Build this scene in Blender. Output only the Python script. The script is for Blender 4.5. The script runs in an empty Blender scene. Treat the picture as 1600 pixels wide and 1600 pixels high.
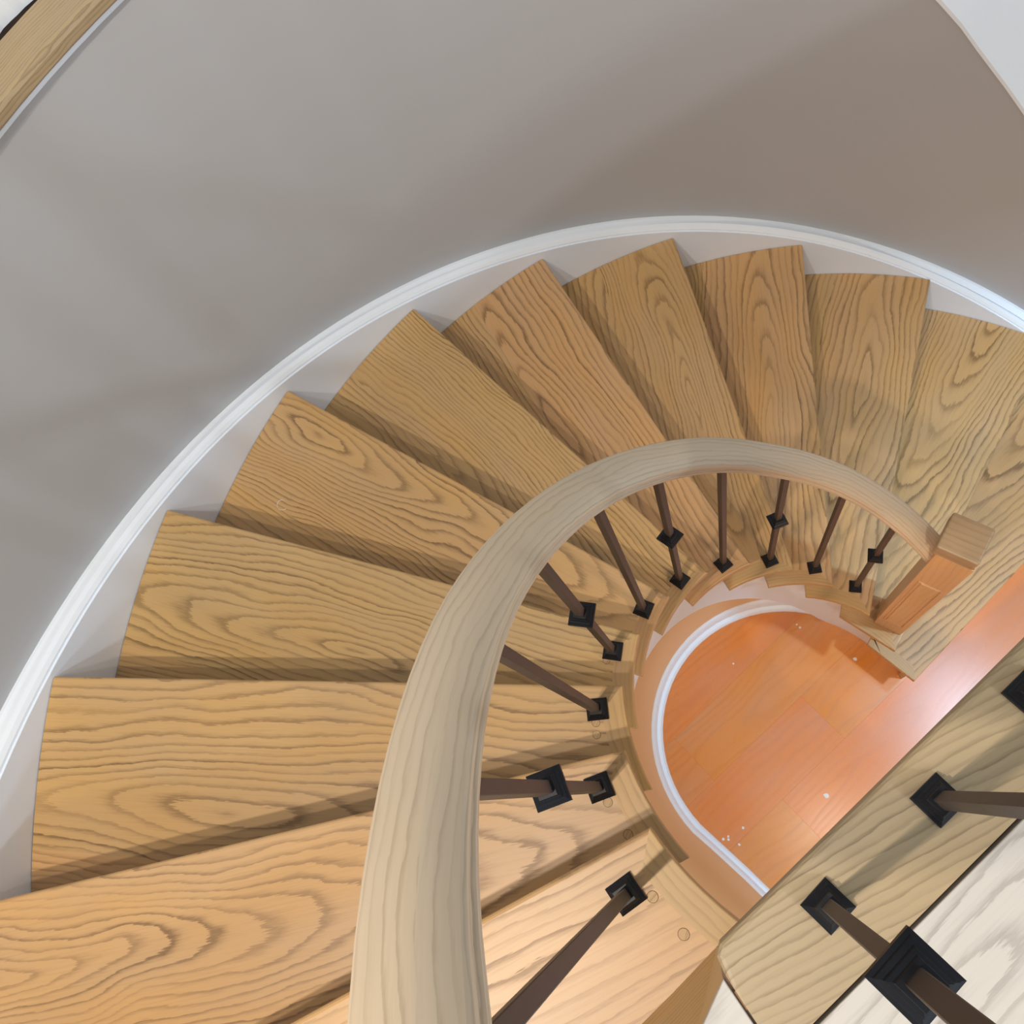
import bpy, bmesh, math, random
from mathutils import Vector, Matrix, Euler
from math import sin, cos, pi, radians, degrees, sqrt, atan2, hypot

random.seed(7)
sc = bpy.context.scene
COL = sc.collection

# ------------------------------------------------------------------ camera
cam_d = bpy.data.cameras.new('camera')
cam_d.sensor_width = 36.0
cam_d.lens = 1369.1155 / 1600 * 36.0
cam_d.clip_start = 0.02
cam = bpy.data.objects.new('camera', cam_d)
COL.objects.link(cam)
RX = Vector((0.49704838, -0.83739104, -0.22741844))
RY = Vector((-0.85548866, -0.42905564, -0.28991449))
RZ = Vector((0.14519663, 0.33865542, -0.92963995))
CAMLOC = Vector((-0.241276855, 0.201961006, 3.45312637))
M = Matrix(((RX.x, -RY.x, -RZ.x, CAMLOC.x),
            (RX.y, -RY.y, -RZ.y, CAMLOC.y),
            (RX.z, -RY.z, -RZ.z, CAMLOC.z),
            (0, 0, 0, 1)))
cam.matrix_world = M
sc.camera = cam

# ------------------------------------------------------------------ view + world + lights
sc.view_settings.view_transform = 'Standard'
sc.view_settings.look = 'None'
sc.view_settings.exposure = 0.0
sc.view_settings.gamma = 1.0
sc.view_settings.use_curve_mapping = False

w = bpy.data.worlds.new('room_ambient')
sc.world = w
w.use_nodes = True
bg = w.node_tree.nodes['Background']
bg.inputs[0].default_value = (0.93, 0.97, 1.0, 1)
bg.inputs[1].default_value = 0.52


def downlight(name, loc, power, color, radius, cone, blend):
    """recessed can light in the ceiling, pointing straight down"""
    d = bpy.data.lights.new(name, 'SPOT')
    d.energy = power
    d.color = color
    d.shadow_soft_size = radius
    d.spot_size = math.radians(cone)
    d.spot_blend = blend
    o = bpy.data.objects.new(name, d)
    o.location = loc
    COL.objects.link(o)
    return o


def point_light(name, loc, power, color, radius):
    d = bpy.data.lights.new(name, 'POINT')
    d.energy = power
    d.color = color
    d.shadow_soft_size = radius
    o = bpy.data.objects.new(name, d)
    o.location = loc
    COL.objects.link(o)
    return o


WARM = (1.0, 0.92, 0.82)
DAY = (0.82, 0.91, 1.0)
COOL = (0.44, 0.72, 1.0)
SKY = (0.70, 0.85, 1.0)
AMBER = (1.0, 0.85, 0.68)
point_light('stair_pendant_bulb', (-1.03, 0.44, 4.95), 84, WARM, 0.035)
point_light('stair_pendant_bulb', (-1.56, 0.62, 4.95), 172, WARM, 0.035)
point_light('hall_light', (-0.20, -3.1, 4.75), 140, DAY, 0.10)
point_light('hall_light', (-1.90, -3.9, 4.75), 150, SKY, 0.22)  # added cool light, stands in for daylight on the upper left wall
downlight('lower_hall_downlight', (0.70, -1.0, 2.27), 112, COOL, 0.05, 102, 0.6)
downlight('lower_hall_downlight', (0.91, -0.67, 2.27), 22, COOL, 0.06, 70, 0.7)
downlight('lower_hall_downlight', (-0.17, -0.42, 2.27), 20, AMBER, 0.06, 140, 0.5)

# ------------------------------------------------------------------ constants of the stair
H = 0.19
DT = radians(14.798)
RO = 1.627
CI = Vector((0.030, 0.085))
RI = 0.404
ZL = 13 * H
OFFN = {-1: 0.085, 0: 0.075, 1: 0.058}
CB = Vector((0.0187, 0.0402))
RB = 0.482


def U(k): return Vector((cos(k * DT), sin(k * DT)))
def V(k): return Vector((-sin(k * DT), cos(k * DT)))
def offn(k): return OFFN.get(k, 0.043)


def line_circ(k, off, c, r):
    """point of the line of nosing k (shifted by off towards the lower steps) on a circle"""
    u, v = U(k), V(k)
    p0 = -v * off
    d = p0 - c
    b = u.dot(d)
    cc = d.dot(d) - r * r
    return p0 + u * (-b + sqrt(max(b * b - cc, 0)))


def arc(c, r, a, b, n):
    """points on a circle from point a to point b (both excluded)"""
    t0 = atan2(a.y - c.y, a.x - c.x)
    t1 = atan2(b.y - c.y, b.x - c.x)
    while t1 - t0 > pi: t1 -= 2 * pi
    while t1 - t0 < -pi: t1 += 2 * pi
    return [c + Vector((cos(t0 + (t1 - t0) * i / n), sin(t0 + (t1 - t0) * i / n))) * r for i in range(1, n)]


# ------------------------------------------------------------------ object helpers
def link_mesh(name, me, mat, parent=None, smooth=False):
    o = bpy.data.objects.new(name, me)
    if mat is not None and not me.materials:
        me.materials.append(mat)
    COL.objects.link(o)
    if parent is not None:
        o.parent = parent
    if smooth:
        for p in me.polygons: p.use_smooth = True
    return o


def bm_obj(name, bm, mat, parent=None, smooth=False):
    bmesh.ops.recalc_face_normals(bm, faces=bm.faces)
    me = bpy.data.meshes.new(name)
    bm.to_mesh(me)
    bm.free()
    return link_mesh(name, me, mat, parent, smooth)


def smooth(o, deg=32):
    me = o.data
    for p in me.polygons: p.use_smooth = True
    me.set_sharp_from_angle(angle=radians(deg))
    return o


def thing(name, label, cat, loc=(0, 0, 0), group=None):
    o = bpy.data.objects.new(name, None)
    o.empty_display_size = 0.05
    o.location = loc
    COL.objects.link(o)
    tag(o, label, cat, group)
    return o


def tag(o, label, cat, group=None):
    o['label'] = label
    o['category'] = cat
    if group: o['group'] = group
    return o


def struct(o, label=None):
    o['kind'] = 'structure'
    if label: o['label'] = label
    return o


def set_uv(bm, fn):
    uv = bm.loops.layers.uv.new('grain')
    for f in bm.faces:
        for l in f.loops:
            l[uv].uv = fn(l.vert.co, f.normal)


def slab(pts, z0, z1, bevel=0.0, bevel_edges=None, uvfn=None, seg=2, origin=None):
    """prism over a plan polygon; bevel_edges = list of polygon edge indices rounded top and bottom"""
    bm = bmesh.new()
    ox, oy = (origin.x, origin.y) if origin is not None else (0, 0)
    n = len(pts)
    top = [bm.verts.new((p.x - ox, p.y - oy, z1)) for p in pts]
    bot = [bm.verts.new((p.x - ox, p.y - oy, z0)) for p in pts]
    bm.faces.new(top)
    bm.faces.new(list(reversed(bot)))
    for i in range(n):
        j = (i + 1) % n
        bm.faces.new((top[i], bot[i], bot[j], top[j]))
    bmesh.ops.recalc_face_normals(bm, faces=bm.faces)
    if bevel > 0:
        es = []
        idx = range(n) if bevel_edges is None else bevel_edges
        for i in idx:
            j = (i + 1) % n
            for ring in (top, bot):
                e = bm.edges.get((ring[i], ring[j]))
                if e: es.append(e)
        bmesh.ops.bevel(bm, geom=es, offset=bevel, segments=seg, profile=0.5, affect='EDGES', clamp_overlap=True)
    bm.normal_update()
    if uvfn: set_uv(bm, uvfn)
    return bm


# ------------------------------------------------------------------ materials
def new_mat(name):
    m = bpy.data.materials.new(name)
    m.use_nodes = True
    nt = m.node_tree
    bsdf = nt.nodes['Principled BSDF']
    return m, nt, bsdf


class NB:
    """small node builder"""
    def __init__(s, nt): s.nt = nt
    def n(s, t, **kw):
        nd = s.nt.nodes.new(t)
        for k, v in kw.items(): setattr(nd, k, v)
        return nd
    def set(s, sock, v):
        if isinstance(v, bpy.types.NodeSocket): s.nt.links.new(v, sock)
        else: sock.default_value = v
    def math(s, op, a, b=0.0, c=0.0, clamp=False):
        nd = s.n('ShaderNodeMath', operation=op, use_clamp=clamp)
        s.set(nd.inputs[0], a); s.set(nd.inputs[1], b); s.set(nd.inputs[2], c)
        return nd.outputs[0]
    def vec(s, x, y, z):
        nd = s.n('ShaderNodeCombineXYZ')
        s.set(nd.inputs[0], x); s.set(nd.inputs[1], y); s.set(nd.inputs[2], z)
        return nd.outputs[0]
    def noise(s, v, scale, detail=2.0, rough=0.5):
        nd = s.n('ShaderNodeTexNoise')
        s.set(nd.inputs['Vector'], v)
        nd.inputs['Scale'].default_value = scale
        nd.inputs['Detail'].default_value = detail
        nd.inputs['Roughness'].default_value = rough
        return nd.outputs['Fac']
    def ramp(s, f, stops, interp='LINEAR'):
        nd = s.n('ShaderNodeValToRGB')
        cr = nd.color_ramp
        cr.interpolation = interp
        while len(cr.elements) < len(stops): cr.elements.new(0.5)
        for e, (p, c) in zip(cr.elements, stops):
            e.position = p
            e.color = (c[0], c[1], c[2], 1) if not isinstance(c, float) else (c, c, c, 1)
        s.set(nd.inputs[0], f)
        return nd.outputs['Color']
    def mix(s, f, a, b, mode='MIX'):
        nd = s.n('ShaderNodeMix', data_type='RGBA', blend_type=mode)
        s.set(nd.inputs['Factor'], f)
        s.set(nd.inputs[6], a); s.set(nd.inputs[7], b)
        return nd.outputs[2]


def lin(r, g, b):
    f = lambda c: (c / 255 / 12.92) if c / 255 <= 0.04045 else ((c / 255 + 0.055) / 1.055) ** 2.4
    return (f(r), f(g), f(b))


def oak(name, light, dark, freq=55.0, contrast=1.0, rough=0.38, tint=0.10, slope=0.13, wave=0.055, bump=0.05, spec=0.4):
    """flat-sawn oak: growth rings cut by the board, jagged pores, per-board tint.  UV 'grain' in metres:
    x along the board measured from the heart of the cathedral figure, y across."""
    m, nt, bsdf = new_mat(name)
    b = NB(nt)
    uv = b.n('ShaderNodeUVMap', uv_map='grain').outputs[0]
    sp = b.n('ShaderNodeSeparateXYZ'); b.set(sp.inputs[0], uv)
    u, v = sp.outputs[0], sp.outputs[1]
    rnd = b.n('ShaderNodeObjectInfo').outputs['Random']
    sd = b.math('MULTIPLY', rnd, 40.0)
    # slow wander of the heart line and of the ring shape
    n1 = b.noise(b.vec(b.math('MULTIPLY', u, 1.6), b.math('MULTIPLY', v, 3.5), sd), 1.6, 1.5)
    n2 = b.noise(b.vec(b.math('MULTIPLY', u, 2.4), b.math('MULTIPLY', v, 6.0), b.math('ADD', sd, 9.0)), 2.2, 3.0, 0.55)
    vv = b.math('ADD', v, b.math('MULTIPLY', b.math('SUBTRACT', n1, 0.5), wave * 2.0))
    uu = b.math('MULTIPLY', u, slope)
    r = b.math('SQRT', b.math('ADD', b.math('MULTIPLY', vv, vv), b.math('MULTIPLY', uu, uu)))
    r = b.math('ADD', r, b.math('MULTIPLY', b.math('SUBTRACT', n2, 0.5), 0.022))
    # pores: short along the board, fine across: gives the ring its torn edge
    pore = b.noise(b.vec(b.math('MULTIPLY', u, 38.0), b.math('MULTIPLY', v, 420.0), sd), 1.0, 2.0, 0.6)
    fq = b.math('MULTIPLY', freq, b.math('ADD', 0.75, b.math('MULTIPLY', b.math('FRACT', b.math('MULTIPLY', rnd, 7.31)), 0.6)))
    ring = b.math('ADD', b.math('MULTIPLY', r, fq), b.math('MULTIPLY', pore, 0.42))
    fr = b.math('FRACT', ring)
    band = b.ramp(fr, [(0.0, 0.05), (0.05, 0.9), (0.14, 1.0), (0.26, 0.55), (0.42, 0.15), (0.65, 0.0), (0.96, 0.0), (1.0, 0.05)])
    ringamp = b.noise(b.vec(b.math('MULTIPLY', r, freq * 0.6), b.math('MULTIPLY', u, 1.2), sd), 1.0, 1.0)
    amt = b.math('MULTIPLY', band, b.math('MULTIPLY', b.ramp(ringamp, [(0.3, 0.25), (0.7, 1.0)]), 0.80 * contrast))
    fine = b.noise(b.vec(b.math('MULTIPLY', u, 9.0), b.math('MULTIPLY', v, 300.0), b.math('ADD', sd, 3.0)), 1.0, 2.0, 0.6)
    amt = b.math('ADD', amt, b.math('MULTIPLY', b.math('SUBTRACT', fine, 0.5), 0.40 * contrast), clamp=True)
    col = b.mix(amt, (*light, 1), (*dark, 1))
    big = b.noise(b.vec(b.math('MULTIPLY', u, 1.5), b.math('MULTIPLY', v, 5.0), b.math('ADD', sd, 21.0)), 2.0, 2.0)
    hs = b.n('ShaderNodeHueSaturation')
    b.set(hs.inputs['Hue'], b.math('ADD', 0.5, b.math('MULTIPLY', b.math('SUBTRACT', rnd, 0.5), -0.012)))
    b.set(hs.inputs['Saturation'], b.math('ADD', 0.96, b.math('MULTIPLY', b.math('SUBTRACT', big, 0.5), 0.25)))
    val = b.math('ADD', 1.0 - tint / 2, b.math('MULTIPLY', rnd, tint))
    val = b.math('ADD', val, b.math('MULTIPLY', b.math('SUBTRACT', big, 0.5), 0.18))
    b.set(hs.inputs['Value'], val)
    b.set(hs.inputs['Color'], col)
    b.set(bsdf.inputs['Base Color'], hs.outputs[0])
    b.set(bsdf.inputs['Roughness'], b.math('ADD', rough, b.math('MULTIPLY', amt, 0.12)))
    bsdf.inputs['Specular IOR Level'].default_value = spec
    bp = b.n('ShaderNodeBump')
    bp.inputs['Strength'].default_value = bump
    bp.inputs['Distance'].default_value = 0.002
    b.set(bp.inputs['Height'], b.math('SUBTRACT', 1.0, amt))
    b.set(bsdf.inputs['Normal'], bp.outputs[0])
    return m


def paint(name, col, rough=0.55, var=0.03, scale=3.0, bump=0.02, spec=0.3):
    m, nt, bsdf = new_mat(name)
    b = NB(nt)
    tc = b.n('ShaderNodeTexCoord').outputs['Object']
    n = b.noise(tc, scale, 3.0, 0.55)
    c0 = tuple(max(0, c * (1 - var)) for c in col)
    c1 = tuple(min(1, c * (1 + var)) for c in col)
    b.set(bsdf.inputs['Base Color'], b.ramp(n, [(0.3, c0), (0.7, c1)]))
    bsdf.inputs['Roughness'].default_value = rough
    bsdf.inputs['Specular IOR Level'].default_value = spec
    bp = b.n('ShaderNodeBump')
    bp.inputs['Strength'].default_value = bump
    bp.inputs['Distance'].default_value = 0.003
    b.set(bp.inputs['Height'], b.noise(tc, 220.0, 2.0))
    b.set(bsdf.inputs['Normal'], bp.outputs[0])
    return m


def iron(name, col, rough=0.42, spec=0.5):
    m, nt, bsdf = new_mat(name)
    b = NB(nt)
    tc = b.n('ShaderNodeTexCoord').outputs['Object']
    n = b.noise(tc, 60.0, 3.0)
    b.set(bsdf.inputs['Base Color'], b.ramp(n, [(0.3, tuple(c * 0.85 for c in col)), (0.7, tuple(c * 1.15 for c in col))]))
    b.set(bsdf.inputs['Roughness'], b.math('ADD', rough - 0.05, b.math('MULTIPLY', n, 0.1)))
    bsdf.inputs['Specular IOR Level'].default_value = spec
    return m


MAT = {}
MAT['tread'] = oak('oak_tread', lin(197, 156, 101), lin(104, 74, 41), freq=68, contrast=0.95, rough=0.36)
MAT['return'] = oak('oak_return', lin(194, 152, 98), lin(126, 92, 53), freq=95, contrast=0.5, rough=0.38, slope=0.03, wave=0.02)
MAT['rail'] = oak('oak_rail', lin(212, 189, 160), lin(150, 126, 98), freq=100, contrast=0.6, rough=0.42, tint=0.02, slope=0.02, wave=0.01)
MAT['newel'] = oak('oak_newel', lin(220, 172, 120), lin(170, 124, 80), freq=90, contrast=0.35, rough=0.42, tint=0.03, slope=0.02, wave=0.02)
MAT['plank'] = oak('oak_plank', lin(174, 149, 114), lin(118, 95, 65), freq=130, contrast=0.85, rough=0.45, slope=0.03, wave=0.02, tint=0.06)
MAT['landing'] = oak('whitewashed_oak', lin(200, 192, 181), lin(140, 132, 121), freq=36, contrast=1.0, rough=0.5, slope=0.22, tint=0.08)
MAT['laminate'] = oak('orange_laminate', lin(232, 141, 64), lin(194, 106, 44), freq=45, contrast=0.40, rough=0.27, slope=0.06, tint=0.05, bump=0.01, spec=0.8)
MAT['wall'] = paint('greige_wall_paint', lin(183, 181, 180), 0.6, 0.012, 1.3)
MAT['tanwall'] = paint('tan_wall_paint', lin(238, 196, 146), 0.55, 0.02, 2.0)
MAT['white'] = paint('white_trim_paint', lin(242, 248, 254), 0.35, 0.015, 6.0, 0.03, 0.45)
MAT['stringer'] = paint('stringer_paint', lin(236, 243, 252), 0.45, 0.012, 3.0)
MAT['ceil'] = paint('ceiling_paint', lin(225, 222, 216), 0.7, 0.01)
MAT['bar'] = iron('bronze_bar', lin(60, 49, 46), 0.45)
MAT['shoe'] = iron('black_cast_iron', lin(19, 21, 27), 0.42, 0.3)
MAT['dark'] = paint('dark_gap', lin(40, 26, 18), 0.9, 0.2, 40.0, 0.2)
MAT['fleck'] = paint('paint_fleck', lin(245, 242, 236), 0.6, 0.02)
MAT['cap'] = oak('oak_cap', lin(172, 140, 104), lin(122, 94, 64), freq=80, contrast=0.5, rough=0.42, tint=0.02, slope=0.02, wave=0.01)
MAT['rim'] = paint('plug_rim', lin(112, 82, 52), 0.6, 0.05)
MAT['plug'] = oak('oak_plug', lin(190, 150, 100), lin(120, 88, 54), freq=160, contrast=0.7, rough=0.45)


# ------------------------------------------------------------------ lower floor: laminate planks
def build_floor():
    bm = bmesh.new()
    bmesh.ops.create_grid(bm, x_segments=1, y_segments=1, size=3.2, matrix=Matrix.Translation((0.3, 0, -0.012)))
    fl = struct(bm_obj('floor', bm, MAT['dark']), 'orange laminate floor at the foot of the stairs')
    a = radians(-17.5)
    d, nrm = Vector((cos(a), sin(a))), Vector((-sin(a), cos(a)))
    wdt = 0.205
    rnd = random.Random(3)
    for r in range(-8, 6):
        s = -2.0 + rnd.uniform(-0.6, 0)
        while s < 2.6:
            L = rnd.choice((0.9, 1.2, 1.2))
            a0, a1 = max(s, -2.0), min(s + L, 2.6)
            s += L
            if a1 - a0 < 0.05: continue
            y0, y1 = r * wdt + 0.160 + 0.0001, (r + 1) * wdt + 0.160 - 0.0001
            pts = [d * (a0 + .0001) + nrm * y0, d * (a1 - .0001) + nrm * y0, d * (a1 - .0001) + nrm * y1, d * (a0 + .0001) + nrm * y1]
            u0, v0 = rnd.uniform(-2.2, 2.2), rnd.uniform(0.02, 0.12)
            b = slab(pts, -0.012, 0.0, 0.0002, None, lambda co, nn: (co.x * d.x + co.y * d.y - u0, co.x * nrm.x + co.y * nrm.y - r * wdt - 0.16 - v0), seg=1)
            bm_obj('plank', b, MAT['laminate'], fl)
    return fl


build_floor()


# ------------------------------------------------------------------ ribbons following a plan path
def ribbon(path_prof, closed_ends=True):
    """path_prof: list of cross sections, each a list of 3-D points (closed loop)"""
    bm = bmesh.new()
    rings = [[bm.verts.new(p) for p in sec] for sec in path_prof]
    n = len(rings[0])
    for a, b in zip(rings, rings[1:]):
        for i in range(n):
            j = (i + 1) % n
            bm.faces.new((a[i], a[j], b[j], b[i]))
    if closed_ends:
        bm.faces.new(rings[0])
        bm.faces.new(list(reversed(rings[-1])))
    return bm


def pol(c, r, deg, z):
    t = radians(deg)
    return Vector((c[0] + r * cos(t), c[1] + r * sin(t), z))


UPP = [(10.7, 1.332), (12.9, 1.413), (15.4, 1.502), (17.9, 1.599), (19.6, 1.656)]


def wall_top(th):
    """the wall drops along a raking line at its right end"""
    k0, k1 = (1.413 - 1.332) / 2.2, (1.656 - 1.599) / 1.7
    if th < 10.7: return max(1.332 + k0 * (th - 10.7), 0.95)
    if th > 19.6: return min(1.656 + k1 * (th - 19.6), ZL)
    for (a, b), (c, d) in zip(UPP, UPP[1:]):
        if a <= th <= c: return b + (d - b) * (th - a) / (c - a)


# curved outer wall, from the floor to the upper floor
secs = []
for i in range(105):
    th = -45 + 215 * i / 104
    zt = wall_top(th) - .002
    secs.append([pol((0, 0), 1.69, th, -0.01), pol((0, 0), 1.69, th, zt), pol((0, 0), 1.74, th, zt), pol((0, 0), 1.74, th, -0.01)])
struct(bm_obj('wall_back', ribbon(secs), MAT['wall'], smooth=False), 'curved greige wall around the stairs')
smooth(bpy.data.objects['wall_back'])


def interp(tab, x):
    if x <= tab[0][0]:
        (a, b), (c, d) = tab[0], tab[1]
    elif x >= tab[-1][0]:
        (a, b), (c, d) = tab[-2], tab[-1]
    else:
        for (a, b), (c, d) in zip(tab, tab[1:]):
            if a <= x <= c: break
    return b + (d - b) * (x - a) / (c - a)


def smooth_tab(tab, lo, hi, n, win=9.0):
    """least-squares local lines through a table: removes reading noise"""
    out = []
    for i in range(n):
        x = lo + (hi - lo) * i / (n - 1)
        sw = sx = sy = sxx = sxy = 0
        for (a, b) in tab:
            wgt = math.exp(-((a - min(max(x, tab[0][0]), tab[-1][0])) / win) ** 2)
            sw += wgt; sx += wgt * a; sy += wgt * b; sxx += wgt * a * a; sxy += wgt * a * b
        den = sw * sxx - sx * sx
        k = (sw * sxy - sx * sy) / den
        out.append((x, (sy - k * sx) / sw + k * x))
    return out


CAP_U = [(1.4, .413), (13.5, .579), (22.8, .701), (31.9, .831), (38.9, .929), (45.9, 1.034), (52.9, 1.113), (64.2, 1.265), (71.6, 1.366), (78.5, 1.446), (84.6, 1.525), (90.2, 1.591), (95.1, 1.658), (103.2, 1.749), (107.3, 1.806), (113.4, 1.879), (119.6, 1.955)]
CAP_L = [(0.5, .391), (13.0, .556), (22.9, .723), (32.1, .836), (41.1, .959), (53.6, 1.127), (66.2, 1.282), (76.9, 1.434), (86.2, 1.547), (92.0, 1.617), (97.7, 1.691), (103.8, 1.762), (112.2, 1.86), (117.7, 1.925), (123.3, 1.989)]
su = smooth_tab(CAP_U, -30, 166, 99, 14)
sl = smooth_tab(CAP_L, -30, 166, 99, 14)

# white cap moulding on the wall stringer
secs = []
for (th, zu), (_, zl) in zip(su, sl):
    secs.append([pol((0, 0), 1.6905, th, zu), pol((0, 0), 1.682, th, zu), pol((0, 0), 1.664, th, zu - 0.012 + (zl - zu) * .25 + .006),
                 pol((0, 0), 1.650, th, zl + .016), pol((0, 0), 1.640, th, zl + .012), pol((0, 0), 1.634, th, zl + .003), pol((0, 0), 1.634, th, zl - .004), pol((0, 0), 1.6905, th, zl - .004)])
o = struct(bm_obj('trim_1', ribbon(secs), MAT['white']), 'white cap moulding running up the curved wall above the stringer')
smooth(o, 18)
# stringer board beneath it, against which the treads end
secs = []
for th, zl in sl:
    zb = max(H * (degrees(radians(th)) / 14.798 + 2) - 0.42, -0.005)
    zt = max(zl - .004, zb + .01)
    secs.append([pol((0, 0), 1.629, th, zt), pol((0, 0), 1.629, th, zb), pol((0, 0), 1.6895, th, zb), pol((0, 0), 1.6895, th, zt)])
o = struct(bm_obj('trim_2', ribbon(secs), MAT['stringer']), 'pale painted wall stringer beside the treads')
smooth(o)

# white area at the right end, shaped as a slope so it catches light
secs = []
for i in range(33):
    th = 24.5 - i * 1.7
    zb = wall_top(th)
    secs.append([pol((0, 0), 1.684, th, zb), pol((0, 0), 1.684, th, zb - .014), pol((0, 0), 2.75, th, zb + .72), pol((0, 0), 2.75, th, zb + .735)])
struct(bm_obj('trim_3', ribbon(secs), MAT['white']), 'white surface above the greige wall at the right, tilted to catch light')
smooth(bpy.data.objects['trim_3'])

# ------------------------------------------------------------------ treads
ORD = {-1: 'first', 0: 'second', 1: 'third', 2: 'fourth', 3: 'fifth', 4: 'sixth', 5: 'seventh', 6: 'eighth', 7: 'ninth', 8: 'tenth', 9: 'eleventh', 10: 'twelfth'}
HEART = {10: (0.2, -0.30, 1), 9: (1.62, 0.08, 1), 8: (1.19, 0.20, 1), 7: (1.05, 0.16, 1), 6: (1.48, 0.02, 1), 5: (1.30, 0.22, 1), 4: (1.10, 0.19, 1), 3: (1.05, 0.07, 1), 2: (0.95, 0.10, 1), 1: (1.2, 0.10, 1), 0: (1.9, 0.12, 1), -1: (2.1, 0.2, 1)}
PLUGS = {10: [(-.403, .219), (-.42, .168)], 9: [(-.35, .338), (-.374, .291)], 8: [(-.261, .438), (-.278, .427)], 7: [(-.148, .507)], 5: [(.119, .533)]}
T = 0.027
CORNER = {-1: (0.383, -0.184), 0: (0.408, -0.072)}
TREAD_LABEL = {
    -1: 'lowest oak tread, the pale starting step on the orange floor',
    0: 'second oak tread from the floor, carrying the square newel post',
    1: 'third oak tread from the floor, carrying the knuckled baluster nearest the newel',
    2: 'fourth oak tread from the floor, greyish brown with a plain baluster',
    3: 'fifth oak tread from the floor, beside the middle of the handrail arc',
    4: 'sixth oak tread from the floor, the topmost in the picture',
    5: 'seventh oak tread from the floor, with an eye-shaped grain figure',
    6: 'eighth oak tread from the floor, with straight pinkish brown grain',
    7: 'ninth oak tread from the floor, with a pale curl of fibre lying on it',
    8: 'tenth oak tread from the floor, with wavy arched grain',
    9: 'eleventh oak tread from the floor, with a big oval figure in the grain',
    10: 'twelfth oak tread, the highest, just below the landing',
}
for k in range(-1, 11):
    top = H * (k + 2)
    u, v = U(k), V(k)
    hu, hv, _ = HEART[k]
    rnd = random.Random(100 + k)
    org = CI + (u * 0.95)
    t = thing('stair_tread', TREAD_LABEL[k], 'tread', (org.x, org.y, top), 'oak stair treads')
    offF = offn(k)
    back_off = -0.012
    tip_off = -0.018 if k >= 1 else (-0.012 if k == 0 else 0.0)
    W = 0.040

    def uvf(co, n, ox=org.x, oy=org.y, hu=hu, hv=hv, u=u, v=v):
        x, y = co.x + ox, co.y + oy
        return (x * u.x + y * u.y - hu, x * v.x + y * v.y - hv - co.z)

    A = line_circ(k, offF, CI, RI)                  # front inner corner
    if k in CORNER: A = Vector(CORNER[k])
    Bm = line_circ(k, offF - W, CI, RI + W)         # inner end of the mitre
    Cb = line_circ(k + 1, back_off, CI, RI + W)     # back inner corner of the board
    tip = line_circ(k + 1, tip_off, CI, RI)
    inner_arc = lambda: arc(CI, RI + W, Cb, Bm, 6)
    if k == -1:     # the starting step has a straight open end: mitre and strip follow that edge
        e = (tip - A).normalized()
        q = Vector((e.y, -e.x))
        if q.dot(A - CI) < 0: q = -q
        o0 = A + q * W

        def cross(po, do, pp, dp):
            den = do.x * dp.y - do.y * dp.x
            return po + do * (((pp.x - po.x) * dp.y - (pp.y - po.y) * dp.x) / den)
        Bm = cross(o0, e, -v * (offF - W), u)
        Cb = cross(o0, e, -V(0) * back_off, U(0))
        inner_arc = lambda: []
    F = line_circ(k, offF, Vector((0, 0)), RO)      # front outer corner
    Bo = line_circ(k + 1, back_off, Vector((0, 0)), RO)
    joff = -0.25 + rnd.uniform(-0.05, 0.04)
    # joint between the two boards meets the back edge at X
    u1, v1 = U(k + 1), V(k + 1)
    # solve -v*joff + u*s = -v1*back_off + u1*q
    rhs = -v1 * back_off + v * joff
    det = u.x * (-u1.y) + u1.x * u.y
    s = (rhs.x * (-u1.y) + u1.x * rhs.y) / det
    X = -v * joff + u * s
    Jo = line_circ(k, joff, Vector((0, 0)), RO)
    front = [A, F] + arc(Vector((0, 0)), RO, F, Jo, 8) + [Jo, X, Cb] + inner_arc() + [Bm]
    n_arc = 8
    bm = slab(front, -T, 0, 0.006, [0], uvf, seg=3, origin=org)
    bm_obj('board', bm, MAT['tread'], t)
    hu2, hv2 = rnd.uniform(0.2, 2.2), hv + rnd.choice((-0.35, 0.42))
    back = [X, Jo] + arc(Vector((0, 0)), RO, Jo, Bo, 8) + [Bo]
    bm = slab(back, -T, 0, 0, None, lambda co, n, hu=hu2, hv=hv2: uvf(co, n, hu=hu, hv=hv), origin=org)
    bm_obj('board', bm, MAT['tread'], t)
    # mitred return nosing along the open end
    tip = line_circ(k + 1, tip_off, CI, RI)
    tip2 = line_circ(k + 1, tip_off, CI, RI + 0.042) if k != -1 else cross(o0, e, -V(0) * tip_off, U(0))
    r1 = line_circ(k + 1, 0.012, CI, RI + 0.042)
    ret = [A] + (arc(CI, RI, A, tip, 7) if k not in CORNER else [A.lerp(tip, q / 7) for q in range(1, 7)]) + [tip, tip2, Cb] + inner_arc() + [Bm]

    def uvr(co, n, ox=org.x, oy=org.y, seed=rnd.uniform(0, 1)):
        d = Vector((co.x + ox, co.y + oy)) - CI
        return (atan2(d.y, d.x) * RI + seed, d.length - RI + 0.3 + seed * 0.2 - co.z)
    bm = slab(ret, -T, 0, 0.002, list(range(0, 8)), uvr, seg=2, origin=org)
    bm_obj('nosing_return', bm, MAT['return'], t)
    # riser under the front of the tread
    ro = offF - 0.030
    a0 = line_circ(k, ro, CI, RI + 0.044)
    a1 = line_circ(k, ro, Vector((0, 0)), RO - .001)
    b0 = line_circ(k, ro - 0.018, CI, RI + 0.044)
    b1 = line_circ(k, ro - 0.018, Vector((0, 0)), RO - .001)
    bm = slab([a0, a1, b1, b0], -H + 0.0006, -T - 0.0003, 0, None, lambda co, n: ((co.x + org.x) * u.x + (co.y + org.y) * u.y - 0.4, co.z + 0.3), origin=org)
    bm_obj('riser', bm, MAT['tread'], t)
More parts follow.
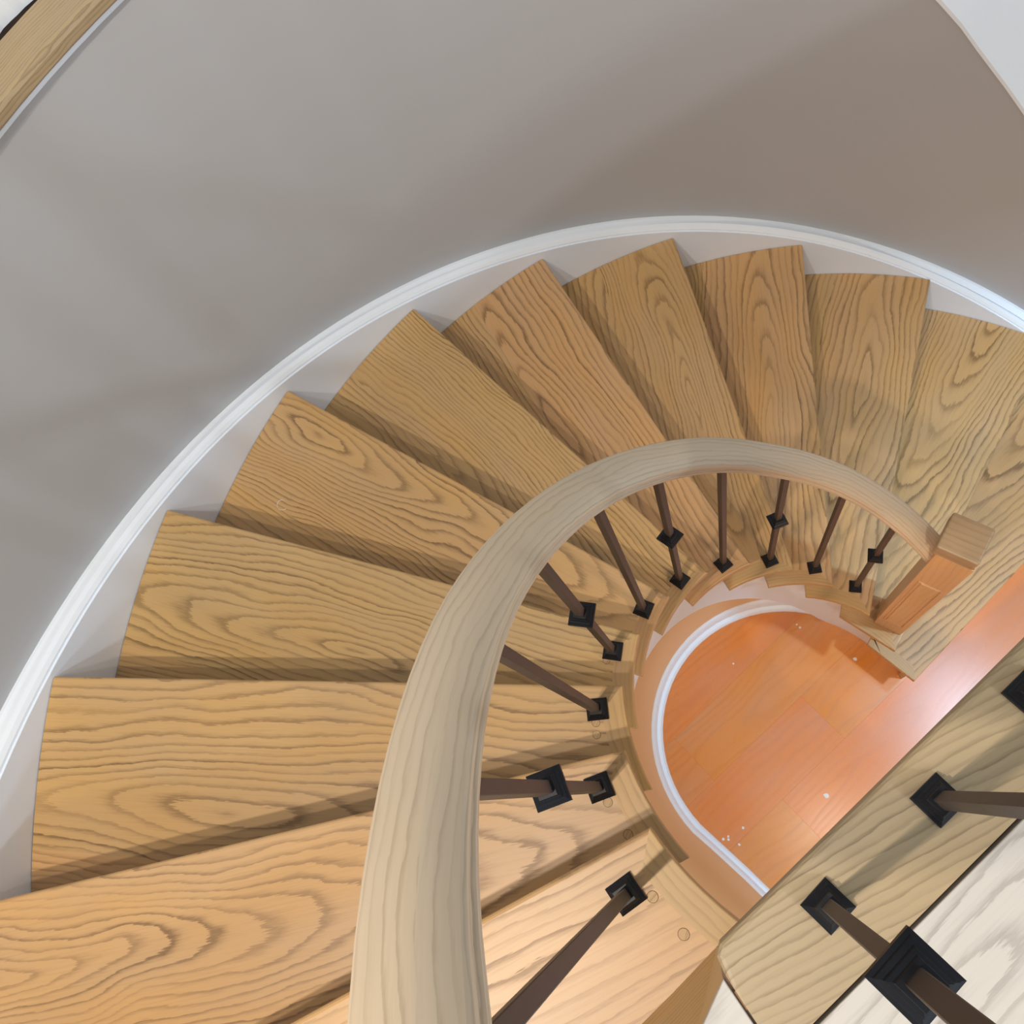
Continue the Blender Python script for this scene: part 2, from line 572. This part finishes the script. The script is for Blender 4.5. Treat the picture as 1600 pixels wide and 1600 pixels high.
    for (px, py) in PLUGS.get(k, []):
        bm = bmesh.new()
        bmesh.ops.create_cone(bm, cap_ends=True, segments=20, radius1=0.0068, radius2=0.0066, depth=0.004, matrix=Matrix.Translation((px - org.x, py - org.y, -0.0013)))
        set_uv(bm, lambda co, n: (co.x, co.y + 0.4))
        bm_obj('wood_plug', bm, MAT['plug'], t)
        bm = bmesh.new()
        bmesh.ops.create_circle(bm, cap_ends=True, segments=20, radius=0.0073, matrix=Matrix.Translation((px - org.x, py - org.y, 0.00015)))
        bm_obj('plug_rim', bm, MAT['rim'], t)

# ------------------------------------------------------------------ inner stringer (sawtooth top, sloping foot)
def z_low(thc): return 0.0122 * thc - 0.135


bm = bmesh.new()
rA, rB = RI + 0.042, RI + 0.070
for k in range(-1, 11):
    rA = RI + (0.066 if k == -1 else 0.042)
    rB = rA + 0.028
    p0 = line_circ(k, offn(k) - 0.030, CI, rA)
    p1 = line_circ(k + 1, offn(k + 1) - 0.030, CI, rA)
    t0 = degrees(atan2(p0.y - CI.y, p0.x - CI.x))
    t1 = degrees(atan2(p1.y - CI.y, p1.x - CI.x))
    if t1 < t0: t1 += 360
    n = 5
    zt = H * (k + 2) - T
    rings = []
    for i in range(n + 1):
        th = t0 + (t1 - t0) * i / n
        zb = max(z_low(th), 0.0)
        zb = min(zb, zt - 0.01)
        rings.append([bm.verts.new(pol(CI, rA, th, zb)), bm.verts.new(pol(CI, rA, th, zt)), bm.verts.new(pol(CI, rB, th, zt)), bm.verts.new(pol(CI, rB, th, zb))])
    for a, b2 in zip(rings, rings[1:]):
        for i in range(4):
            j = (i + 1) % 4
            bm.faces.new((a[i], a[j], b2[j], b2[i]))
    bm.faces.new(rings[0]); bm.faces.new(rings[-1])
o = struct(bm_obj('trim_4', bm, MAT['stringer']), 'pale inner stringer under the open ends of the treads')

# ------------------------------------------------------------------ tan wall of the well and its baseboard
path = []
for i in range(31):
    th = 8 + (163 - 8) * i / 30
    path.append((Vector((CI.x + .495 * cos(radians(th)), CI.y + .495 * sin(radians(th)))), Vector((cos(radians(th)), sin(radians(th))))))
last = path[-1][0]
for q in ((-0.458, 0.150), (-0.490, 0.0), (-0.515, -0.10), (-0.60, -0.45), (-0.72, -0.95)):
    q = Vector(q)
    d = (q - last).normalized()
    path.append((q, Vector((-abs(d.y), d.x * (1 if d.y < 0 else -1))).normalized() * 1.0))
    last = q
path = [(p, Vector((-n.x, -n.y)) if False else n) for p, n in path]
secs, bsec = [], []
for i, (p, n) in enumerate(path):
    th = degrees(atan2(p.y - CI.y, p.x - CI.x)) % 360
    straight = i > 30
    z1 = 2.16 if straight else min(max(z_low(th) + 0.03, 0.03), 2.0)
    if not straight and th > 120:
        z1 = z1 + (2.16 - z1) * (th - 120) / 43.0
    a, b2 = p, p + n * 0.06
    secs.append([Vector((a.x, a.y, 0)), Vector((a.x, a.y, z1)), Vector((b2.x, b2.y, z1)), Vector((b2.x, b2.y, 0))])
    def P(off, z): return Vector((p.x - n.x * off, p.y - n.y * off, z))
    bsec.append([P(-.001, 0.001), P(.036, .001), P(.035, .012), P(.028, .020), P(.016, .024), P(.015, .075), P(.010, .088), P(.004, .095), P(-.001, .095)])
struct(bm_obj('wall_left', ribbon(secs), MAT['tanwall']), 'tan wall of the stairwell under the treads')
smooth(bpy.data.objects['wall_left'])

struct(bm_obj('baseboard_left', ribbon(bsec[1:]), MAT['white']), 'white baseboard curving round the orange floor')

# ------------------------------------------------------------------ landing
D = Vector((0.9553, -0.2957))
N = Vector((0.2957, 0.9553))
def LP(s, n): return D * s + N * n
def s_of(p): return D.dot(p)


e0 = Vector((-0.394, 0.146)); e1 = Vector((-0.425, 0.080)); e2 = Vector((-0.436, 0.053))
n_front, n_gap = 0.0215, -0.083
pl = [LP(-.404, n_front), LP(-.415, n_front - .006), LP(-.4200, n_front - 0.020), LP(-.4325, n_gap), LP(1.6, n_gap), LP(1.6, n_front)]
GA = radians(-13)


def plank_uv(co, n):
    x, y = D.x * co.x + D.y * co.y, N.x * co.x + N.y * co.y - (co.z - ZL)
    return (x * cos(GA) + y * sin(GA) + 0.9, -x * sin(GA) + y * cos(GA) + 0.42)


bm = slab(pl, ZL - 0.032, ZL, 0.007, [0, 1, 5], plank_uv, seg=3)
struct(bm_obj('trim_5', bm, MAT['plank']), 'light oak nosing plank along the landing edge, carrying three iron balusters')

# boards of the landing floor
bm = slab([LP(-1.75, -0.035), LP(-0.47, -0.035), LP(-0.47, -.0835), LP(1.6, -.0835), LP(1.6, -1.6), LP(-1.75, -1.6)], ZL - 0.05, ZL - 0.018)
fu = struct(bm_obj('floor_upper', bm, MAT['dark']), 'whitewashed oak landing floor')
rnd = random.Random(11)
left_edge = [Vector((-0.4065, 0.139)), Vector((-0.455, 0.119)), Vector((-0.50, 0.112))]
# short piece beside the plank end
gap = 0.0035
pc = [LP(-.4245, -0.0035), LP(-.4355, n_gap), LP(-.4355, n_gap - gap), LP(-1.75, n_gap - gap), LP(-1.75, -0.036), LP(-0.505, -0.036), Vector((-0.455, 0.1205))]
bm = slab(pc, ZL - 0.018, ZL - 0.001, 0.0008, None, lambda co, n: (D.x * co.x + D.y * co.y + 0.62, N.x * co.x + N.y * co.y + 0.02), seg=1)
bm_obj('floor_board', bm, MAT['landing'], fu)
row = 0
n1 = n_gap - gap
wd = 0.185
while n1 > -1.55:
    s = -1.75 if row else -1.75
    cuts = [-1.75, (0.95 if row == 0 else rnd.uniform(-0.6, 0.9)), 1.6]
    for a, b2 in zip(cuts, cuts[1:]):
        us, vs = (-0.30, -0.145) if (row == 0 and a < -1) else (rnd.uniform(-1, 1), n1 - rnd.uniform(0, .18))
        bm = slab([LP(a + .0008, n1 - wd), LP(b2 - .0008, n1 - wd), LP(b2 - .0008, n1 - .0008), LP(a + .0008, n1 - .0008)], ZL - 0.018, ZL - 0.001, 0.0008, None,
                  lambda co, n, us=us, vs=vs: (D.x * co.x + D.y * co.y - us, N.x * co.x + N.y * co.y - vs), seg=1)
        bm_obj('floor_board', bm, MAT['landing'], fu)
    n1 -= wd
    row += 1
# top riser between the highest tread and the landing
bm = bmesh.new()
fb = [(-0.430, 0.002), (-0.505, 0.000), (-1.70, -0.004)]
ft = [(-0.4255, -0.004), (-0.505, -0.0345), (-1.70, -0.0345)]
rows_ = []
for (s0, n0), (s1, n1_) in zip(fb, ft):
    a, b2 = LP(s0, n0), LP(s1, n1_)
    c, d = LP(s1, n1_ - .016), LP(s0, min(n0, n1_) - .016)
    rows_.append([bm.verts.new((a.x, a.y, 12 * H + .0006)), bm.verts.new((b2.x, b2.y, ZL - 0.002)), bm.verts.new((c.x, c.y, ZL - 0.0185)), bm.verts.new((d.x, d.y, 12 * H + .0006))])
for a, b2 in zip(rows_, rows_[1:]):
    for q in range(4):
        bm.faces.new((a[q], a[(q + 1) % 4], b2[(q + 1) % 4], b2[q]))
bm.faces.new(rows_[0]); bm.faces.new(list(reversed(rows_[-1])))
bm.normal_update()
set_uv(bm, lambda co, n: (D.x * co.x + D.y * co.y, co.z - 2.0))
struct(bm_obj('trim_6', bm, MAT['return']), 'oak riser between the highest tread and the landing')
# ceiling of the lower hall under the landing
bm = slab([LP(-0.38, -0.02), LP(1.6, -0.02), LP(1.6, -1.6), LP(-1.72, -1.6), LP(-1.72, -0.06), LP(-0.38, -0.06)], 2.32, ZL - 0.0505)
struct(bm_obj('ceiling', bm, MAT['ceil']), 'ceiling of the lower hall beneath the landing')
bm = slab([LP(-0.38, 0.000), LP(1.6, 0.000), LP(1.6, -0.018), LP(-0.38, -0.018)], 2.30, ZL - 0.0325)
struct(bm_obj('trim_7', bm, MAT['white']), 'white fascia beneath the landing nosing')

# ------------------------------------------------------------------ upper floor edge over the curved wall (top left)
def ring_band(r0, r1, z0, z1, ta, tb, n=48, bev=0.0):
    secs = []
    for i in range(n + 1):
        th = ta + (tb - ta) * i / n
        if bev:
            secs.append([pol((0, 0), r0 + bev, th, z1), pol((0, 0), r0 + bev * .3, th, z1 - bev * .3), pol((0, 0), r0, th, z1 - bev), pol((0, 0), r0, th, z0 + bev * .6), pol((0, 0), r0 + bev * .6, th, z0), pol((0, 0), r1, th, z0), pol((0, 0), r1, th, z1)])
        else:
            secs.append([pol((0, 0), r0, th, z1), pol((0, 0), r0, th, z0), pol((0, 0), r1, th, z0), pol((0, 0), r1, th, z1)])
    return ribbon(secs)


TA, TB = 60, 170
ZU = 2.510
bm = ring_band(1.684, 1.80, ZL - 0.003, ZU - 0.0325, TA, TB)
struct(bm_obj('trim_8', bm, MAT['white']), 'white band beneath the upper floor nosing at top left')
bm = ring_band(1.673, 1.774, ZU - 0.032, ZU, TA, TB, bev=0.010)
set_uv(bm, lambda co, n: (atan2(co.y, co.x) * 1.75, hypot(co.x, co.y) - 1.4 - co.z))
struct(bm_obj('trim_9', bm, MAT['plank']), 'oak nosing of the upper floor following the curved wall at top left')
bm = ring_band(1.7745, 2.9, ZU - 0.03, ZU - 0.003, TA, TB)
struct(bm_obj('trim_10', bm, MAT['dark']), 'dark ragged gap at the foot of the white upper baseboard')
secs = []
rnd = random.Random(5)
jit = 0.0
for i in range(200):
    th = TA + (TB - TA) * i / 199
    jit = jit * 0.7 + rnd.uniform(-.0035, .0035)
    secs.append([pol((0, 0), 1.786 + jit, th, ZU + .14), pol((0, 0), 1.786 + jit, th, ZU - .0025), pol((0, 0), 1.7995, th, ZU - .0025), pol((0, 0), 1.7995, th, ZU + .14)])
struct(bm_obj('baseboard_back', ribbon(secs), MAT['white']), 'white baseboard of the upper hall at top left')
bm = ring_band(1.80, 1.90, ZU - 0.009, ZU + 0.6, TA, TB)
struct(bm_obj('wall_upper', bm, MAT['wall']), 'low greige wall of the upper hall')

# ------------------------------------------------------------------ newel post
nx, ny = 0.5065, -0.020
hw = 0.0445
nb = 2 * H
nw = thing('newel_post', 'square oak newel post with a raised panel and flat cap at the stair foot', 'newel post', (nx, ny, nb))


def box_bm(x0, x1, y0, y1, z0, z1, bev=0.0, uvfn=None, seg=2):
    bm = bmesh.new()
    vs = [bm.verts.new((x, y, z)) for x in (x0, x1) for y in (y0, y1) for z in (z0, z1)]
    for f in ((0, 1, 3, 2), (4, 6, 7, 5), (0, 4, 5, 1), (2, 3, 7, 6), (0, 2, 6, 4), (1, 5, 7, 3)):
        bm.faces.new([vs[i] for i in f])
    bmesh.ops.recalc_face_normals(bm, faces=bm.faces)
    if bev: bmesh.ops.bevel(bm, geom=bm.edges[:], offset=bev, segments=seg, profile=0.5, affect='EDGES')
    bm.normal_update()
    if uvfn: set_uv(bm, uvfn)
    return bm


zt = 1.30 - nb
up_uv = lambda co, n: (co.z, (co.y if abs(n.x) > .5 else co.x) + 0.3)
bm_obj('post', box_bm(-hw, hw, -hw, hw, 0.0, zt, 0.0025, up_uv), MAT['newel'], nw)
# recessed-look panel: raised field with a moulded frame on the two faces seen
for axis, sgn in (('x', -1), ('y', -1)):
    fr_ = None
    z0, z1, ph = 0.115, 0.66, 0.028
    for (a0, a1, c0, c1) in ((-ph - .003, -ph, z0 - .003, z1 + .003), (ph, ph + .003, z0 - .003, z1 + .003), (-ph, ph, z0 - .003, z0), (-ph, ph, z1, z1 + .003)):
        if axis == 'x': bm = box_bm(-hw - .0022, -hw + .002, a0, a1, c0, c1, 0.0008, up_uv)
        else: bm = box_bm(a0, a1, -hw - .0022, -hw + .002, c0, c1, 0.0008, up_uv)
        bm_obj('panel_moulding', bm, MAT['newel'], nw)
    g = 0.0045
    if axis == 'x': bm = box_bm(-hw - .003, -hw + .002, -ph + g, ph - g, z0 + g, z1 - g, 0.002, up_uv)
    else: bm = box_bm(-ph + g, ph - g, -hw - .003, -hw + .002, z0 + g, z1 - g, 0.002, up_uv)
    bm_obj('panel_field', bm, MAT['newel'], nw)
ch = 0.0475
bm_obj('cap_shade_strip', box_bm(-hw + .0025, hw - .0025, -hw + .0025, hw - .0025, zt, zt + .004), MAT['dark'], nw)  # dark strip: shade under the cap overhang put into the colour
bm = box_bm(-ch, ch, -ch + .007, ch + .007, zt + .004, zt + .060, 0.005, lambda co, n: (co.y, co.x + 0.2 + co.z * .6), seg=2)
bm_obj('cap', bm, MAT['cap'], nw)

# ------------------------------------------------------------------ handrail
RAILZ = [(-0.1, 1.257), (13.9, 1.417), (27.6, 1.58), (47.6, 1.811), (59.5, 1.973), (76.3, 2.187), (88.1, 2.342), (103, 2.528), (116.4, 2.692), (124.4, 2.774), (134.4, 2.87), (139.4, 2.929), (143.5, 2.972), (149.2, 3.033)]
rz = smooth_tab(RAILZ, -2, 152, 51, 12)
cl = [(pol(CB, RB, th, z), th) for th, z in rz]
pts3 = [Vector(p) for p, _ in cl]
# gooseneck on to the landing rail, above the three landing balusters
start = pts3[-1]
tang = (pts3[-1] - pts3[-2]).normalized()
end = Vector((*LP(-0.20, -0.030), 3.40))
endt = Vector((D.x, D.y, 0))
for i in range(1, 15):
    q = i / 14
    h00 = 2 * q ** 3 - 3 * q ** 2 + 1; h10 = q ** 3 - 2 * q ** 2 + q; h01 = -2 * q ** 3 + 3 * q ** 2; h11 = q ** 3 - q ** 2
    pts3.append(start * h00 + tang * (h10 * 0.75) + end * h01 + endt * (h11 * 0.75))
for s in (-0.05, 0.2, 0.5, 0.9, 1.3):
    pts3.append(Vector((*LP(s, -0.030), 3.40)))
# profile (lateral outward, vertical from the top): rounded top, finger groove, flat foot
PROF = [(-.0095, .0006), (-.0215, -.0085), (-.0290, -.0170), (-.0308, -.0240), (-.0300, -.034), (-.0252, -.040), (-.0245, -.047), (-.0275, -.054), (-.0265, -.064),
        (.0265, -.064), (.0275, -.054), (.0245, -.047), (.0252, -.040), (.0305, -.032), (.0312, -.018), (.0300, -.0080), (.0255, -.0020), (.016, .0006), (.004, .0016)]
bm = bmesh.new()
uvl = bm.loops.layers.uv.new('grain')
rings, arcl = [], 0.0
al = []
for i, p in enumerate(pts3):
    a = pts3[max(i - 1, 0)]; b2 = pts3[min(i + 1, len(pts3) - 1)]
    tg = (b2 - a)
    if i: arcl += (p - pts3[i - 1]).length
    al.append(arcl)
    lat = Vector((tg.y, -tg.x, 0)).normalized()    # points away from the stair axis on the way up
    rings.append([bm.verts.new(p + lat * x + Vector((0, 0, z))) for x, z in PROF])
npf = len(PROF)
per = [0.0]
for i in range(npf): per.append(per[-1] + hypot(PROF[(i + 1) % npf][0] - PROF[i][0], PROF[(i + 1) % npf][1] - PROF[i][1]))
for i in range(len(rings) - 1):
    for j in range(npf):
        jn = (j + 1) % npf
        f = bm.faces.new((rings[i][j], rings[i][jn], rings[i + 1][jn], rings[i + 1][j]))
        f.smooth = True
        for l, (ii, jj) in zip(f.loops, ((i, j), (i, j + 1), (i + 1, j + 1), (i + 1, j))):
            l[uvl].uv = (al[ii] - 0.7, per[jj] + 0.15)
bm.faces.new(rings[0]); bm.faces.new(list(reversed(rings[-1])))
hr = bm_obj('handrail', bm, MAT['rail'])
smooth(hr, 28)
tag(hr, 'curved grey-brown oak handrail sweeping from the newel post up to the landing', 'handrail')

# ------------------------------------------------------------------ balusters
def lathe_square(levels):
    """square stack: list of (half width, z)"""
    bm = bmesh.new()
    rings = [[bm.verts.new((sx * hwid, sy * hwid, z)) for sx, sy in ((-1, -1), (1, -1), (1, 1), (-1, 1))] for hwid, z in levels]
    for a, b2 in zip(rings, rings[1:]):
        for i in range(4):
            j = (i + 1) % 4
            bm.faces.new((a[i], a[j], b2[j], b2[i]))
    bm.faces.new(rings[0]); bm.faces.new(rings[-1])
    return bm


SB = 0.0068
SHOE = [(.0185, 0), (.0185, .005), (.0165, .0065), (.0162, .010), (.0135, .0125), (.0132, .0165), (.0105, .020), (.0100, .026), (.0072, .026)]
KN = [(.0072, -.022), (.0100, -.022), (.0105, -.017), (.0130, -.015), (.0135, -.011), (.0165, -.009), (.0168, -.005), (.0195, -.003), (.0195, .003),
      (.0168, .005), (.0165, .009), (.0135, .011), (.0130, .015), (.0105, .017), (.0100, .022), (.0072, .022)]


def mesh_of(bm, name):
    bmesh.ops.recalc_face_normals(bm, faces=bm.faces)
    me = bpy.data.meshes.new(name); bm.to_mesh(me); bm.free()
    me.materials.append(MAT['shoe'])
    return me


shoe_me = mesh_of(lathe_square(SHOE), 'shoe')
kn_me = mesh_of(lathe_square(KN), 'knuckle')
BPOS = {1: (.496, .130), 2: (.447, .261), 3: (.363, .372), 4: (.253, .459), 5: (.130, .511), 6: (.002, .523), 7: (-.125, .505), 8: (-.240, .447), 9: (-.338, .359), 10: (-.417, .248)}


def rail_under(x, y):
    best = None
    for p in pts3:
        d = hypot(p.x - x, p.y - y)
        if best is None or d < best[0]: best = (d, p.z)
    return best[1] - 0.056


def baluster(label, x, y, z, top, rot, kz=None, lean=(0, 0)):
    b = thing('baluster', label, 'baluster', (x, y, z), 'black iron balusters')
    dirv = Vector((lean[0], lean[1], 1.0)).normalized()
    b.rotation_euler = (Vector((0, 0, 1)).rotation_difference(dirv).to_matrix() @ Matrix.Rotation(rot, 3, 'Z')).to_euler()
    bm = box_bm(-SB, SB, -SB, SB, 0.002, top - z, 0.0008, None, 1)
    bm_obj('shaft', bm, MAT['bar'], b)
    s = link_mesh('shoe', shoe_me, None, b)
    s.location.z = 0.0003
    if kz:
        kk = link_mesh('knuckle', kn_me, None, b)
        kk.location.z = kz
    return b


for k, (x, y) in BPOS.items():
    lab = ('square iron baluster with a mid knuckle' if k % 2 else 'plain square iron baluster') + ' on the %s tread from the floor' % ORD[k]
    zb = H * (k + 2)
    baluster(lab, x, y, zb, rail_under(x, y), k * DT + DT * 0.5, 0.40 if k % 2 else None)
la = atan2(D.y, D.x)
b1 = baluster('square iron baluster with a large knuckle on the landing plank', -.293, .068, ZL, 3.335, la + 0.05, 0.383, lean=(.0273, -.011))
baluster('plain square iron baluster on the landing plank, second from its cut end', -.150, .021, ZL, 3.335, la)
baluster('square iron baluster on the landing plank at the right picture edge', -.013, -.012, ZL, 3.335, la, 0.375)

# ------------------------------------------------------------------ little things on the floor and treads
CL = 'tiny white paint fleck in the cluster of five near the white baseboard'
FLECK = ['largest white paint fleck, alone in the middle of the orange floor near the landing edge', CL, CL, CL, CL, CL,
         'white paint fleck on the orange floor at the shadow below the newel post', 'white paint fleck on the orange floor beside the far stringer, left of two',
         'lone tiny white fleck on the orange floor near the curved baseboard', 'white paint fleck on the orange floor beside the far stringer, right of two']
for i, (x, y, s) in enumerate([(-.096, -.112, .0055), (-.342, .086, .003), (-.396, .117, .0025), (-.425 + .012, .128, .003), (-.405, .112, .0028), (-.400, .072, .003), (.393, .004, .004), (.408, .225, .003), (.167, .378, .0022), (.412, .240, .0022)]):
    rr = random.Random(50 + i)
    n, s = 7, s * 1.7
    pts = [Vector((x + s * rr.uniform(.7, 1.2) * cos(2 * pi * j / n), y + s * rr.uniform(.7, 1.2) * sin(2 * pi * j / n))) for j in range(n)]
    o = bm_obj('paint_fleck', slab(pts, 0.0002, 0.0014), MAT['fleck'])
    tag(o, FLECK[i], 'fleck', 'white paint flecks on the orange floor')

cu = bmesh.new()
prev = None
for i in range(19):
    a = radians(-20 + i * 15)
    r = 0.008 + 0.0006 * i
    c = Vector((-.190 + r * cos(a), 1.455 + r * sin(a), 8 * H + 0.0012))
    d = Vector((cos(a), sin(a), 0)) * 0.0006
    ring = [cu.verts.new(c - d), cu.verts.new(c + Vector((0, 0, .0009))), cu.verts.new(c + d), cu.verts.new(c - Vector((0, 0, .0009)))]
    if prev:
        for j in range(4): cu.faces.new((prev[j], prev[(j + 1) % 4], ring[(j + 1) % 4], ring[j]))
    else: cu.faces.new(ring)
    prev = ring
cu.faces.new(prev)
tag(bm_obj('fibre_curl', cu, MAT['fleck']), 'thin pale curl of fibre lying on an oak tread', 'fibre')
